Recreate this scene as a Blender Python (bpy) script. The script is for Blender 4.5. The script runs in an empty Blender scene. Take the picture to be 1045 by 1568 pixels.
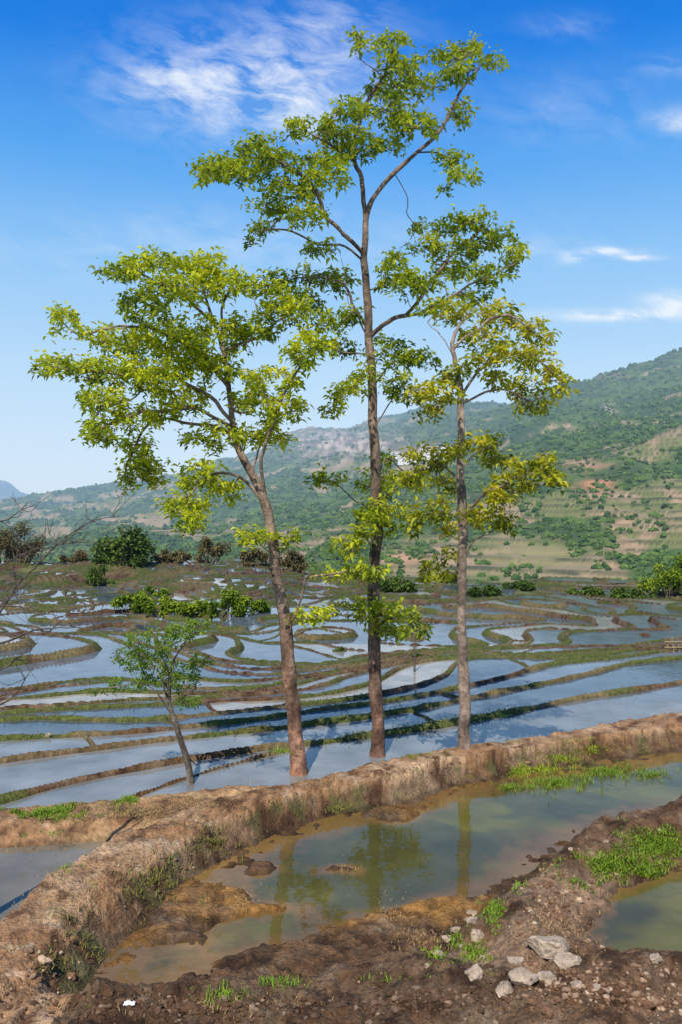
import bpy, bmesh, math, random
import numpy as np
from mathutils import Vector
rng=np.random.default_rng(7); random.seed(7)
F=1220.0; CH=5.0
# ---------------------------------------------------------------- helpers
def sstep(a,b,x):
    t=np.clip((x-a)/(b-a),0,1); return t*t*(3-2*t)
TAB=np.random.default_rng(3).random((12,256,256)).astype(np.float32)
def vn(x,y,k=0):
    xi=np.floor(x); yi=np.floor(y); fx=x-xi; fy=y-yi
    xi=xi.astype(np.int64)&255; yi=yi.astype(np.int64)&255
    fx=fx*fx*(3-2*fx); fy=fy*fy*(3-2*fy); T=TAB[k%12]; x1=(xi+1)&255; y1=(yi+1)&255
    return (T[xi,yi]*(1-fx)+T[x1,yi]*fx)*(1-fy)+(T[xi,y1]*(1-fx)+T[x1,y1]*fx)*fy
def fbm(x,y,o=4,k=0):
    s=0;a=.5;t=0
    for i in range(o):
        s=s+a*(vn(x+17.3*i,y-9.1*i,k+i)-.5)*2; t+=a; a*=.5; x=x*2.03; y=y*2.03
    return s/t*1.4
def hsh(a,b=0):
    v=np.sin(a*127.1+b*311.7+1.3)*43758.5453; return v-np.floor(v)
def W(u,v,z):                       # image pixel back-projected -> world xy at height z
    d=(CH-z)*F/(v-784.0); return ((u-522.0)/F*d,d)
def poly(pts,z): return np.array([W(u,v,z) for u,v in pts])
def segdist(x,y,P,closed):
    n=len(P); best=np.full(x.shape,1e9); side=np.zeros(x.shape)
    for i in range(n if closed else n-1):
        a=P[i]; b=P[(i+1)%n]; e=b-a; L=e@e
        t=np.clip(((x-a[0])*e[0]+(y-a[1])*e[1])/L,0,1)
        dx=x-a[0]-t*e[0]; dy=y-a[1]-t*e[1]; q=np.hypot(dx,dy)
        m=q<best-1e-6; best=np.where(m,q,best); side=np.where(m,np.sign(e[0]*dy-e[1]*dx),side)
    return best,side
def polysd(x,y,P):
    q,_=segdist(x,y,P,True); ins=np.zeros(x.shape,bool); n=len(P)
    for i in range(n):
        a=P[i]; b=P[(i+1)%n]
        c=((a[1]>y)!=(b[1]>y)); xx=(b[0]-a[0])*(y-a[1])/(b[1]-a[1]+1e-12)+a[0]
        ins^=(c&(x<xx))
    return np.where(ins,-q,q)
# ---------------------------------------------------------------- terrain
B1=poly([(-1500,2600),(-300,1750),(-100,1555),(0,1468),(60,1402),(130,1342),(210,1285),(330,1238),(460,1205),(580,1178),(700,1158),(850,1133),(950,1114),(1045,1098),(1200,1072),(1500,1030)],.4)
PAD=poly([(110,1545),(150,1475),(215,1425),(270,1360),(360,1303),(450,1268),(540,1243),(630,1232),(700,1205),(780,1190),(900,1168),(1045,1150),(1250,1125),(1500,1100),(1500,1180),(1250,1205),(1045,1242),(960,1262),(880,1287),(830,1315),(790,1352),(740,1402),(690,1440),(650,1482),(500,1497),(400,1502),(300,1512),(200,1535)],0)
RP=poly([(925,1462),(918,1410),(950,1372),(1045,1335),(1300,1310),(1300,1440),(1045,1458)],.1)
LEDGE=poly([(-500,1330),(-300,1500),(0,1420),(90,1362),(150,1325),(190,1295),(260,1268),(420,1218),(440,1200),(330,1207),(180,1224),(0,1240),(-300,1255),(-900,1290)],-.1)
LP=poly([(-500,1300),(0,1299),(190,1287),(150,1322),(90,1362),(0,1415),(-120,1500),(-400,1560)],-.3)
ISL=[(330,1385,.6,.42,.40),(400,1330,.35,.3,.24),(515,1332,.42,.24,.40),(640,1425,1.3,.52,.50),(500,1460,.8,.3,.38),(600,1250,.4,.35,.2),(430,1390,.5,.3,.26),(300,1430,.5,.35,.24),(560,1485,1.3,.3,.38),(700,1395,.55,.35,.32)]
KR=[-50,0,6,12,18,27,41,61,86,136,186,246,400,9000]
KZ=[0.3,0,-.5,-1.0,-1.5,-2.3,-3.5,-5.0,-6.3,-8.3,-10,-12,-16,-16]
def rho(x,y):
    s=np.full(x.shape,99.0); m=y<75
    if m.any():
        q,sd=segdist(x[m],y[m],B1,False); s[m]=q*sd
    yf=y-.35*np.clip(x,-60,60)-11
    t=sstep(6,35,np.where(m,s,99)); return s,np.where(m,(1-t)*s+t*yf,yf)
def Bf(x,y):
    s,r=rho(x,y)
    b=np.interp(r,KR,KZ)
    amp=np.interp(r,[0,4,10,20,60,150,400],[0,.10,.38,.85,1.6,1.9,2.1])
    b=b+amp*fbm(x/22+3,y/24,3,1)+.14*amp*fbm(x/8,y/8,2,4)
    b=b+3.4*np.exp(-((x+58)/50)**2-((y-185)/42)**2)
    return b,s,r
QB=np.array([-60.,-2.0,-.5,10.]); QI=np.array([-1-1.5/.37-58/.30,-1-1.5/.37,-1.,20.])   # terrace index vs height
def qi(b): return np.interp(b,QB,QI)
def qz(i): return np.interp(i,QI,QB)
HU=[-700,-200,0,60,250,480,600,700,870,960,1045,1300,1800]
HD=[150,300,420,550,700,900,1100,1300,1800,2400,3000,3600,4600,6500,9000]
HV=np.array([
[905,930,930,900,890,870,855,845,830,810,800,800,800,790,800],
[905,930,930,900,890,870,855,845,825,805,788,790,800,750,800],
[905,930,930,900,890,870,855,843,820,795,774,778,800,738,800],
[905,930,930,900,890,870,855,840,818,792,765,772,800,766,800],
[905,930,930,902,890,868,850,830,800,768,742,734,790,800,800],
[910,930,930,910,885,848,818,797,752,712,676,660,720,760,780],
[910,930,930,912,880,838,800,770,718,678,652,640,680,740,760],
[910,930,930,908,868,810,770,742,700,655,622,618,660,700,740],
[915,932,935,905,850,770,705,672,640,578,640,660,680,700,740],
[915,932,935,905,840,752,680,650,620,552,620,650,680,700,740],
[915,935,935,900,830,740,650,638,600,532,600,650,680,700,740],
[915,935,935,890,810,700,610,600,560,508,560,600,640,680,700],
[915,935,935,880,790,660,590,580,540,500,540,600,640,680,700]],float)
def farz(x,y):
    u=522+F*x/y
    ui=np.interp(u,HU,range(len(HU))); di=np.interp(np.log(y),np.log(HD),range(len(HD)))
    a=np.clip(np.floor(ui).astype(int),0,len(HU)-2); b=np.clip(np.floor(di).astype(int),0,len(HD)-2)
    fa=ui-a; fb=di-b; fa=fa*fa*(3-2*fa)*.6+fa*.4
    v=(HV[a,b]*(1-fa)+HV[a+1,b]*fa)*(1-fb)+(HV[a,b+1]*(1-fa)+HV[a+1,b+1]*fa)*fb
    z=CH-(v-784)/F*y
    am=np.interp(y,[200,600,1200,3000,9000],[1,14,29,50,60])
    z=z+am*(fbm(x/210,y/280,6,2)*.8)
    return z
def forest(x,y):
    u=522+F*x/y
    bias=np.interp(u,[0,400,660,780,1100],[.28,.22,.15,-.26,-.32])
    far=sstep(1120,1350,y); bias=bias*(1-far)+far*np.interp(u,[300,500,750,850],[.18,.15,.4,.62])
    return sstep(-.10,.10,fbm(x/85,y/110,4,5)+bias)
def terrain(x,y):
    x=np.asarray(x,float); y=np.asarray(y,float)
    n=x.size
    z=np.zeros(n); wl=np.full(n,-999.0); cid=np.zeros(n); typ=np.zeros(n); bnd=np.zeros(n)
    fz=farz(x,y)
    u=522+F*x/y
    edge=np.interp(u,[-200,350,480,640,1100],[225,215,175,140,128])+12*fbm(x/40,y/900,2,3)
    tb=sstep(0,1,(y-edge)/75.0)
    m=(y<edge+80)
    xm=x[m]; ym=y[m]
    b,s,r=Bf(xm,ym); h=.4+ym*.002
    bx,_,_=Bf(xm+h,ym); by,_,_=Bf(xm,ym+h)
    I=qi(b); g=np.hypot((qi(bx)-I)/h,(qi(by)-I)/h)+1e-4
    lv=np.floor(I); f=I-lv; L=qz(lv); LU=qz(lv+1)
    de=f/g; dr=(1-f)/g
    bw=.24+ym*.0028; bw=bw*(1+.45*fbm(xm/3,ym/3,2,6))
    hb=.10+ym*.0006
    G=(xm*.93+(ym-20)*.55*np.where(hsh(lv)>.5,1,-1)+fbm(xm/14,ym/14,2,7)*6)/15.0+hsh(lv,3)*7
    wid=np.where(ym<60,18.,26.); G=G*15.0/wid
    ci=np.floor(G); dc=np.minimum(G-ci,1-(G-ci))*wid
    rid=hsh(lv*3.1,ci*1.7)
    wet=(hsh(lv*1.9,ci*5.3)<.96)|(r<14)
    dryl=np.exp(-((xm+58)/42)**2-((ym-184)/26)**2)>.85
    wet&=~dryl
    bed=np.where(wet,L-.1,L+.05)
    pe=sstep(1,.3,de/bw); pc=sstep(1,.35,dc/(bw*.6))*(r>3)
    z1=bed+(L+hb-bed)*np.maximum(pe,pc*.8)
    rw=.25+bw*.3; pr=np.clip(1-(dr-.0)/rw,0,1)
    z2=bed+(LU+hb-bed)*pr
    zz=np.maximum(z1,z2)
    rough=np.interp(ym,[0,30,200],[.035,.04,.09])
    isb=np.clip(np.maximum(pe,np.maximum(pc,pr*1.5)),0,1)
    zz=zz+rough*fbm(xm/.8,ym/.8,3,8)*(.2+isb)
    w=np.where(wet,L,-999.0)
    ty=np.where(wet,1.0,2.0)
    nm=ym<40
    if nm.any():
        X=xm[nm];Y=ym[nm];S=s[nm];zn=zz[nm];wn=w[nm];cn=rid[nm];tn=ty[nm];bn=isb[nm]
        sl=polysd(X,Y,LEDGE); led=-.08-np.clip(sl,0,9)*1.1+.05*fbm(X/.5,Y/.5,3,2)+.03*fbm(X/.15,Y/.15,3,3)
        k=led>zn; zn=np.where(k,led,zn); tn=np.where(sl<.3,3,tn); bn=np.where(k,1,bn)
        sp_=polysd(X,Y,LP); k=sp_<.35
        zn=np.where(k,np.minimum(zn,-.3+np.clip(sp_,-1,.35)*.6),zn)
        wn=np.where(k,-.3,np.where(sl<0.1,-999,wn)); cn=np.where(k,.77,cn)
        wob=.07*fbm(X/.9,Y/.9,4,9)
        hs=.4+.05*fbm(X/2.,Y/2.,2,1)
        sl2=hs-(np.abs(S)-.38+wob)*1.5
        rg=fbm(X/.30,Y/.30,3,5); fine=np.abs(fbm(X/.10,Y/.10,3,7))
        dk=np.minimum(hs,sl2)+.04*rg-.05*fine+.02
        k=dk>zn; bn=np.where(k,1,bn); tn=np.where(k,4,tn); zn=np.maximum(zn,dk)
        sd=polysd(X,Y,PAD)+.10*fbm(X/.5,Y/.5,3,3)
        zin=-.16*sstep(0,1.3,-sd)
        for (uu,vv,ax,ay,hh) in ISL:
            cx,cy=W(uu,vv,0)
            q=((X-cx)/ax)**2+((Y-cy)/ay)**2
            zin=zin+hh*.62*np.exp(-q*1.2)*(1+.6*fbm(X/.35,Y/.35,3,4))
        zin=np.minimum(zin,.05+.03*fbm(X/.2,Y/.2,2,4))+.03*fbm(X/.13,Y/.13,3,6)
        zout=.4*sstep(0,.5,sd)
        rgt=(S<-1.3)
        mound=(.25*sstep(.3,1.6,sd)+.15*fbm(X/1.1,Y/1.1,3,2)*sstep(0,.6,sd))
        zout=np.where(rgt,zout+mound,zout)
        rp=polysd(X,Y,RP)+.06*fbm(X/.4,Y/.4,2,2)
        zout=np.where(rp<1.0,np.minimum(zout,.06+np.maximum(rp,-.3)*.62),zout)
        zf=np.where(sd<0,zin,zout+(.07*rg-.06*fine+.02)*sstep(0,.3,sd))
        fr=S<0
        dkf=np.where(np.abs(S)<.5,dk,-9)
        zf=np.where(sd>0,np.maximum(zf,np.where(sd>.3,dkf,-9)),zf)
        zn=np.where(fr,zf,zn)
        wn=np.where(fr,np.where(sd<.6,0.0,np.where(rp<.3,.1,-999)),wn)
        tn=np.where(fr,np.where(sd<0,5,np.where(S>-1.1,4,6)),tn)
        cn=np.where(fr,.5,cn); bn=np.where(fr,1,bn)
        zz[nm]=zn;w[nm]=wn;rid[nm]=cn;ty[nm]=tn;isb[nm]=bn
    tt=tb[m]
    zt=zz*(1-tt)+fz[m]*tt
    w=np.where(tt>.02,-999,w)
    z[m]=zt; wl[m]=w; cid[m]=rid; typ[m]=np.where(tt>.02,7,ty); bnd[m]=isb
    q=~m
    zq=fz[q]; fo=forest(x[q],y[q])
    stp=np.where(y[q]<1600,7.0,11.0)
    k=zq/stp; kf=k-np.floor(k); stair=(np.floor(k)+sstep(.6,1,kf))*stp
    blend=sstep(300,500,y[q])*(1-.5*fo)*(y[q]<3200)
    z[q]=zq+(stair-zq)*blend*.88+fo*np.interp(y[q],[200,900,3000],[.5,3,9])*np.abs(fbm(x[q]/14,y[q]/20,2,2))
    typ[q]=8
    return z,wl,cid,typ,bnd
# ground grid (one sheet to beyond the farthest hills)
NR,NC=1600,1000
Y0,Y1=math.log(3.2),math.log(9000); T0,T1=-1050/F,1050/F
yy=np.exp(np.linspace(Y0,Y1,NR)); tx=np.linspace(T0,T1,NC)
Y=np.repeat(yy,NC); X=(yy[:,None]*tx[None,:]).ravel()
Z,WL,CID,TYP,BND=terrain(X,Y)
Zg=Z.reshape(NR,NC)
def tz(x,y):
    x=np.atleast_1d(np.asarray(x,float)); y=np.atleast_1d(np.asarray(y,float))
    i=np.clip((np.log(y)-Y0)/(Y1-Y0)*(NR-1),0,NR-1.001); j=np.clip((x/y-T0)/(T1-T0)*(NC-1),0,NC-1.001)
    a=i.astype(int);b=j.astype(int);fi=i-a;fj=j-b
    return (Zg[a,b]*(1-fj)+Zg[a,b+1]*fj)*(1-fi)+(Zg[a+1,b]*(1-fj)+Zg[a+1,b+1]*fj)*fi
def look(arr,x,y):
    i=np.clip(np.rint((np.log(y)-Y0)/(Y1-Y0)*(NR-1)),0,NR-1).astype(int); j=np.clip(np.rint((x/y-T0)/(T1-T0)*(NC-1)),0,NC-1).astype(int)
    return arr.reshape(NR,NC)[i,j]
def onground(u,v,dmin=4.2,dmax=60,n=520):
    u=np.asarray(u,float);v=np.asarray(v,float)
    d=np.exp(np.linspace(math.log(dmin),math.log(dmax),n))[None,:]; x=(u[:,None]-522)/F*d; dd=np.broadcast_to(d,x.shape)
    z=tz(x.ravel(),dd.ravel()).reshape(x.shape); vv=784-(z-CH)/dd*F
    hit=vv<=v[:,None]; i=np.where(hit.any(1),np.argmax(hit,1),np.argmin(vv,1)); r=np.arange(len(u))
    return x[r,i],dd[r,i],z[r,i]
def far_at(u,v,dmin=60,dmax=4000):
    x,y,z=onground([u],[v],dmin,dmax,1500); return x[0],y[0],z[0]
# ---------------------------------------------------------------- mesh utils
def mk(name,V,faces,mats,smooth=False,cols=None,parent=None,fm=None):
    V=np.ascontiguousarray(V,dtype=np.float32); me=bpy.data.meshes.new(name)
    faces=np.asarray(faces); nf,k=faces.shape
    me.vertices.add(len(V)); me.vertices.foreach_set('co',V.ravel())
    me.loops.add(nf*k); me.loops.foreach_set('vertex_index',faces.ravel().astype(np.int32))
    me.polygons.add(nf); me.polygons.foreach_set('loop_start',(np.arange(nf)*k).astype(np.int32))
    me.polygons.foreach_set('loop_total',np.full(nf,k,np.int32))
    if fm is not None: me.polygons.foreach_set('material_index',np.asarray(fm,np.int32))
    me.update(calc_edges=True)
    me.polygons.foreach_set('use_smooth',np.full(nf,smooth))
    if cols is not None:
        a=me.color_attributes.new('Col','FLOAT_COLOR','POINT')
        c=np.ones((len(V),4),np.float32); c[:,:3]=cols; a.data.foreach_set('color',c.ravel())
    o=bpy.data.objects.new(name,me); bpy.context.scene.collection.objects.link(o)
    for m in (mats if isinstance(mats,list) else [mats]): me.materials.append(m)
    if parent: o.parent=parent
    return o
def node(nt,t,**k):
    n=nt.nodes.new(t)
    for a,b in k.items(): setattr(n,a,b)
    return n
def M(nt,op,a,b=None,c=None):
    n=nt.nodes.new('ShaderNodeMath'); n.operation=op
    for i,q in enumerate((a,b,c)):
        if q is None: continue
        if isinstance(q,(int,float)): n.inputs[i].default_value=q
        else: nt.links.new(q,n.inputs[i])
    return n.outputs[0]
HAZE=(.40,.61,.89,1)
def finish(nt,sh,haze):  # aerial haze painted into the material as pale-blue emission growing with distance
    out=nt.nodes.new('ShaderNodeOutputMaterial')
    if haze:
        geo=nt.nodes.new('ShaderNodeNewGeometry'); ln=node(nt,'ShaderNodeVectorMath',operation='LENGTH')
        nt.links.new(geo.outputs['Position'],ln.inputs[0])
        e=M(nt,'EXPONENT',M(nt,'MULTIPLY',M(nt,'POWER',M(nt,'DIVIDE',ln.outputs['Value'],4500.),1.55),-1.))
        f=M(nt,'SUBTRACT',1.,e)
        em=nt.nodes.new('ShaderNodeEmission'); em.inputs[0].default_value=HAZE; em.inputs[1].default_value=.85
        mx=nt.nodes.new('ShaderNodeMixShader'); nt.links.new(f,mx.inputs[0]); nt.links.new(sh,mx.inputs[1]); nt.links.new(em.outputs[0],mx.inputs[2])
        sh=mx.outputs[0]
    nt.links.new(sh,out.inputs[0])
def mat(name,col=None,rough=.9,scale=8,var=.4,bump=.3,bscale=None,haze=False,attr=True,transl=0,spec=.2,bdist=.05,det=3):
    m=bpy.data.materials.new(name); m.use_nodes=True; nt=m.node_tree; nt.nodes.clear()
    p=nt.nodes.new('ShaderNodeBsdfPrincipled'); p.inputs['Roughness'].default_value=rough
    p.inputs['Specular IOR Level'].default_value=spec
    geo=nt.nodes.new('ShaderNodeNewGeometry')
    if var>0:
        nz=nt.nodes.new('ShaderNodeTexNoise'); nz.inputs['Scale'].default_value=scale; nz.inputs['Detail'].default_value=det; nz.inputs['Roughness'].default_value=.65
        nt.links.new(geo.outputs['Position'],nz.inputs['Vector'])
        mr=nt.nodes.new('ShaderNodeMapRange'); mr.inputs[1].default_value=.28; mr.inputs[2].default_value=.72; mr.inputs[3].default_value=1-var; mr.inputs[4].default_value=1+var
        nt.links.new(nz.outputs[0],mr.inputs[0])
    vm=node(nt,'ShaderNodeVectorMath',operation='SCALE')
    if var>0: nt.links.new(mr.outputs[0],vm.inputs['Scale'])
    else: vm.inputs['Scale'].default_value=1
    if attr:
        at=nt.nodes.new('ShaderNodeVertexColor'); at.layer_name='Col'; nt.links.new(at.outputs[0],vm.inputs[0])
    else: vm.inputs[0].default_value=col[:3]
    nt.links.new(vm.outputs[0],p.inputs['Base Color'])
    if bump:
        n2=nt.nodes.new('ShaderNodeTexNoise'); n2.inputs['Scale'].default_value=bscale or scale*2; n2.inputs['Detail'].default_value=det; n2.inputs['Roughness'].default_value=.6
        nt.links.new(geo.outputs['Position'],n2.inputs['Vector'])
        b=nt.nodes.new('ShaderNodeBump'); b.inputs['Strength'].default_value=bump; b.inputs['Distance'].default_value=bdist
        nt.links.new(n2.outputs[0],b.inputs['Height']); nt.links.new(b.outputs[0],p.inputs['Normal'])
    sh=p.outputs[0]
    if transl:
        t=nt.nodes.new('ShaderNodeBsdfTranslucent'); nt.links.new(vm.outputs[0],t.inputs[0])
        mx=nt.nodes.new('ShaderNodeMixShader'); mx.inputs[0].default_value=transl
        nt.links.new(sh,mx.inputs[1]); nt.links.new(t.outputs[0],mx.inputs[2]); sh=mx.outputs[0]
    finish(nt,sh,haze); return m
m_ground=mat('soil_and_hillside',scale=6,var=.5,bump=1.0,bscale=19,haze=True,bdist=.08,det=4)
m_leaf=mat('leaf',rough=.5,var=0,bump=0,transl=.48,spec=.3)
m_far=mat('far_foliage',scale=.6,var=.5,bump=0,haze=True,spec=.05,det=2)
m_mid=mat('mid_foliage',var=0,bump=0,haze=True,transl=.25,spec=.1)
m_bark=mat('bark',scale=11,var=.65,bump=1.0,bscale=26,bdist=.03,det=4)
m_rock=mat('pale_rock',(.42,.32,.225),scale=9,var=.5,bump=.9,attr=False,bscale=22)
m_grass=mat('grass_blade',rough=.6,var=0,bump=0,transl=.3)
def watermat():
    m=bpy.data.materials.new('muddy_water'); m.use_nodes=True; nt=m.node_tree; nt.nodes.clear()
    p=nt.nodes.new('ShaderNodeBsdfPrincipled'); p.inputs['Roughness'].default_value=.02; p.inputs['IOR'].default_value=1.36
    geo=nt.nodes.new('ShaderNodeNewGeometry'); at=nt.nodes.new('ShaderNodeVertexColor'); at.layer_name='Col'
    nz=nt.nodes.new('ShaderNodeTexNoise'); nz.inputs['Scale'].default_value=.9; nz.inputs['Detail'].default_value=4
    nt.links.new(geo.outputs['Position'],nz.inputs['Vector'])
    mr=nt.nodes.new('ShaderNodeMapRange'); mr.inputs[1].default_value=.3; mr.inputs[2].default_value=.7; mr.inputs[3].default_value=.65; mr.inputs[4].default_value=1.3
    nt.links.new(nz.outputs[0],mr.inputs[0]); vm=node(nt,'ShaderNodeVectorMath',operation='SCALE')
    nt.links.new(mr.outputs[0],vm.inputs['Scale']); nt.links.new(at.outputs[0],vm.inputs[0]); nt.links.new(vm.outputs[0],p.inputs['Base Color'])
    n2=nt.nodes.new('ShaderNodeTexNoise'); n2.inputs['Scale'].default_value=4; n2.inputs['Detail'].default_value=2
    nt.links.new(geo.outputs['Position'],n2.inputs['Vector'])
    b=nt.nodes.new('ShaderNodeBump'); b.inputs['Strength'].default_value=.09; b.inputs['Distance'].default_value=.04
    nt.links.new(n2.outputs[0],b.inputs['Height']); nt.links.new(b.outputs[0],p.inputs['Normal'])
    finish(nt,p.outputs[0],False); return m
m_water=watermat()
def mix(a,b,t): return a*(1-t[:,None])+b*t[:,None]
A=lambda *c: np.array(c,float)[None,:]
def gcolor(X,Y,Z,WL,CID,TYP,BND):
    n=len(X); n1=fbm(X/.9,Y/.9,4,1); n2=fbm(X/5,Y/5,3,2); n3=fbm(X/.22,Y/.22,4,3)
    soil=mix(np.repeat(A(.35,.19,.09),n,0),A(.50,.325,.185),sstep(-.3,.6,n1))
    soil=mix(soil,A(.14,.072,.035),sstep(.0,.7,-n3)); soil=mix(soil,A(.58,.42,.26),sstep(.3,.9,n3)*.7)
    c=soil.copy()
    dk=mix(soil*.50,A(.24,.185,.08),sstep(-.3,.3,n2)); dk=mix(dk,A(.115,.145,.028),sstep(-.25,.2,fbm(X/3,Y/3,4,6))*.85)
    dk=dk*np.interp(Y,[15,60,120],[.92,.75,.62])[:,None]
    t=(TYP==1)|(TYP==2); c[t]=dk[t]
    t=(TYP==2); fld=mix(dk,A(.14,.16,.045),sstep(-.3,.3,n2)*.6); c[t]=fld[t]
    t=(TYP==3); led=mix(soil,A(.54,.34,.15),sstep(-.25,.3,n1)*.8); c[t]=led[t]
    t=TYP==6; ds=mix(soil*.45,A(.34,.215,.125),sstep(.0,.7,n1)*.8); c[t]=ds[t]
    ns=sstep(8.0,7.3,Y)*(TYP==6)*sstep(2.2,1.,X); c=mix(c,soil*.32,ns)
    t=TYP==5; mud=mix(soil*.45,A(.34,.17,.045),sstep(-.2,.5,n1)); c[t]=mud[t]
    low=(TYP==4)&(Z<.3); c[low]=(mix(soil*.5,A(.10,.11,.035),sstep(.1,.5,fbm(X/.35,Y/.35,3,7))*.6))[low]
    wetm=(WL>-900)&(Z-WL<.045); c[wetm]*=.6
    h=TYP>=7; x=X[h];y=Y[h];z=Z[h]; u=522+F*x/y; v=784-(z-CH)/y*F
    fo=forest(x,y); k=len(x)
    a=mix(np.repeat(A(.28,.21,.11),k,0),A(.17,.175,.055),sstep(-.25,.35,fbm(x/60,y/80,4,8)))
    a=mix(a,A(.36,.245,.14),sstep(.05,.45,fbm(x/33+5,y/45,3,9)))
    kk=z/7.0; kf=kk-np.floor(kk); ln=sstep(.5,.62,kf)*(y<1700)*(.6+.4*sstep(-.3,.2,fbm(x/20,z/4,2,1))); a=mix(a,A(.05,.062,.022),ln*.9)
    fcol=mix(np.repeat(A(.03,.07,.017),k,0),A(.075,.125,.025),sstep(-.3,.4,fbm(x/30,y/40,4,3)))
    a=mix(a,fcol,fo*.95)
    rk=sstep(-.3,.3,fbm(x/16,z/30,4,6))
    for (cu,cv,su,sv,col,st) in [(915,745,24,11,(.48,.20,.10),1.0),(905,715,30,8,(.38,.2,.12),.8),(525,678,75,18,(.40,.31,.235),1.0),(935,628,10,7,(.5,.38,.3),1),(930,575,35,6,(.22,.16,.10),.5),(610,855,30,10,(.42,.24,.14),1),(820,850,60,20,(.28,.23,.11),.7),(490,700,40,8,(.34,.26,.19),.7),(640,684,45,7,(.34,.27,.20),.7)]:
        q=np.exp(-((u-cu)/su)**2-((v-cv)/sv)**2)*(1+1.1*fbm(x/25,z/6,3,2)); cc=np.repeat(A(*col),k,0)
        if cu in (525,490,640): cc=cc*(.5+.75*rk)[:,None]
        a=mix(a,cc,np.clip(q*1.3,0,1)*st)
    e=TYP[h]==7; a[e]=mix(a[e],A(.12,.14,.04),np.full(e.sum(),.6))
    c[h]=a
    return np.clip(c,0.01,1)
C=gcolor(X,Y,Z,WL,CID,TYP,BND)
idx=np.arange(NR*NC).reshape(NR,NC)
Q=np.stack([idx[:-1,:-1],idx[:-1,1:],idx[1:,1:],idx[1:,:-1]],-1).reshape(-1,4)
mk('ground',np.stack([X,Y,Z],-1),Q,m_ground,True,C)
wq=WL[Q]; zq=Z[Q]
ok=(wq.min(1)>-900)&(np.ptp(wq,axis=1)<1e-3)&((zq-wq).min(1)<.02)
Qw=Q[ok]; used=np.unique(Qw); rm=np.zeros(NR*NC,np.int64); rm[used]=np.arange(len(used))
xw,yw,ww,cw=X[used],Y[used],WL[used],CID[used]
near=ww>-.2
wc=mix(np.repeat(A(.12,.145,.17),len(used),0),A(.36,.31,.235),sstep(.72,1,cw)); wc=mix(wc,A(.06,.085,.11),sstep(.45,0,cw))
dpt=np.clip((ww-Z[used])/.1,0,1); wc=mix(wc,A(.20,.17,.10),(1-sstep(0,.8,dpt))*.7)
wc=mix(wc,A(.27,.26,.225),sstep(26,20,yw)*.6)
lp=np.abs(ww+.3)<.01; wc[lp]=A(.18,.15,.10)
dep=np.clip((ww-Z[used])/.15,0,1)
fgc=mix(np.repeat(A(.19,.11,.035),len(used),0),A(.080,.074,.022),sstep(0,.8,dep))
gn=sstep(.05,.5,fbm(xw/1.1,yw/.8,3,6)); fgc=mix(fgc,A(.17,.15,.02),gn*.6*dep)
wc[near]=fgc[near]
mk('paddy_water',np.stack([xw,yw,ww],-1),rm[Qw],m_water,True,wc)
# ---------------------------------------------------------------- trees
def catmull(P,step=.14):
    P=np.asarray(P,float); P2=np.vstack([2*P[0]-P[1],P,2*P[-1]-P[-2]]); out=[]
    for i in range(1,len(P2)-2):
        n=max(2,int(np.linalg.norm(P2[i+1,:3]-P2[i,:3])/step)); t=np.linspace(0,1,n,endpoint=False)[:,None]
        a,b,c,d=P2[i-1],P2[i],P2[i+1],P2[i+2]
        out.append(.5*((2*b)+(-a+c)*t+(2*a-5*b+4*c-d)*t*t+(-a+3*b-3*c+d)*t**3))
    out.append(P[-1:]); return np.vstack(out)
def frusta(A0,B0,ra,rb,k=5):
    d=B0-A0; L=np.linalg.norm(d,axis=1,keepdims=True)+1e-9; d=d/L
    up=np.where(np.abs(d[:,2:3])>.9,np.array([[1.,0,0]]),np.array([[0,0,1.]]))
    a=np.cross(d,up); a/=np.linalg.norm(a,axis=1,keepdims=True); b=np.cross(d,a)
    th=np.arange(k)/k*2*np.pi
    ring=a[:,None,:]*np.cos(th)[None,:,None]+b[:,None,:]*np.sin(th)[None,:,None]
    V=np.concatenate([A0[:,None]+ring*ra[:,None,None],B0[:,None]+ring*rb[:,None,None]],1).reshape(-1,3)
    n=len(A0); base=(np.arange(n)*2*k)[:,None]; j=np.arange(k)[None]; j2=(j+1)%k
    Fq=np.stack([base+j,base+j2,base+k+j2,base+k+j],-1).reshape(-1,4)
    return V,Fq
def tube(P,R,k=16,amp=.08,seed=0):
    n=len(P); T=np.gradient(P,axis=0); T/=np.linalg.norm(T,axis=1,keepdims=True)
    a=np.cross(T,np.array([0,1.,0])); a/=np.linalg.norm(a,axis=1,keepdims=True); b=np.cross(T,a)
    th=np.arange(k)/k*2*np.pi
    nz=1+amp*fbm(np.repeat(np.arange(n)[:,None]*.35+seed*9,k,1).ravel(),np.tile(th*1.3,(n,1)).ravel(),3,2).reshape(n,k)
    ring=(a[:,None]*np.cos(th)[None,:,None]+b[:,None]*np.sin(th)[None,:,None])*(R[:,None]*nz)[:,:,None]
    V=(P[:,None]+ring).reshape(-1,3); i=np.arange(n-1)[:,None]*k; j=np.arange(k)[None]; j2=(j+1)%k
    return V,np.stack([i+j,i+j2,i+k+j2,i+k+j],-1).reshape(-1,4)
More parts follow.
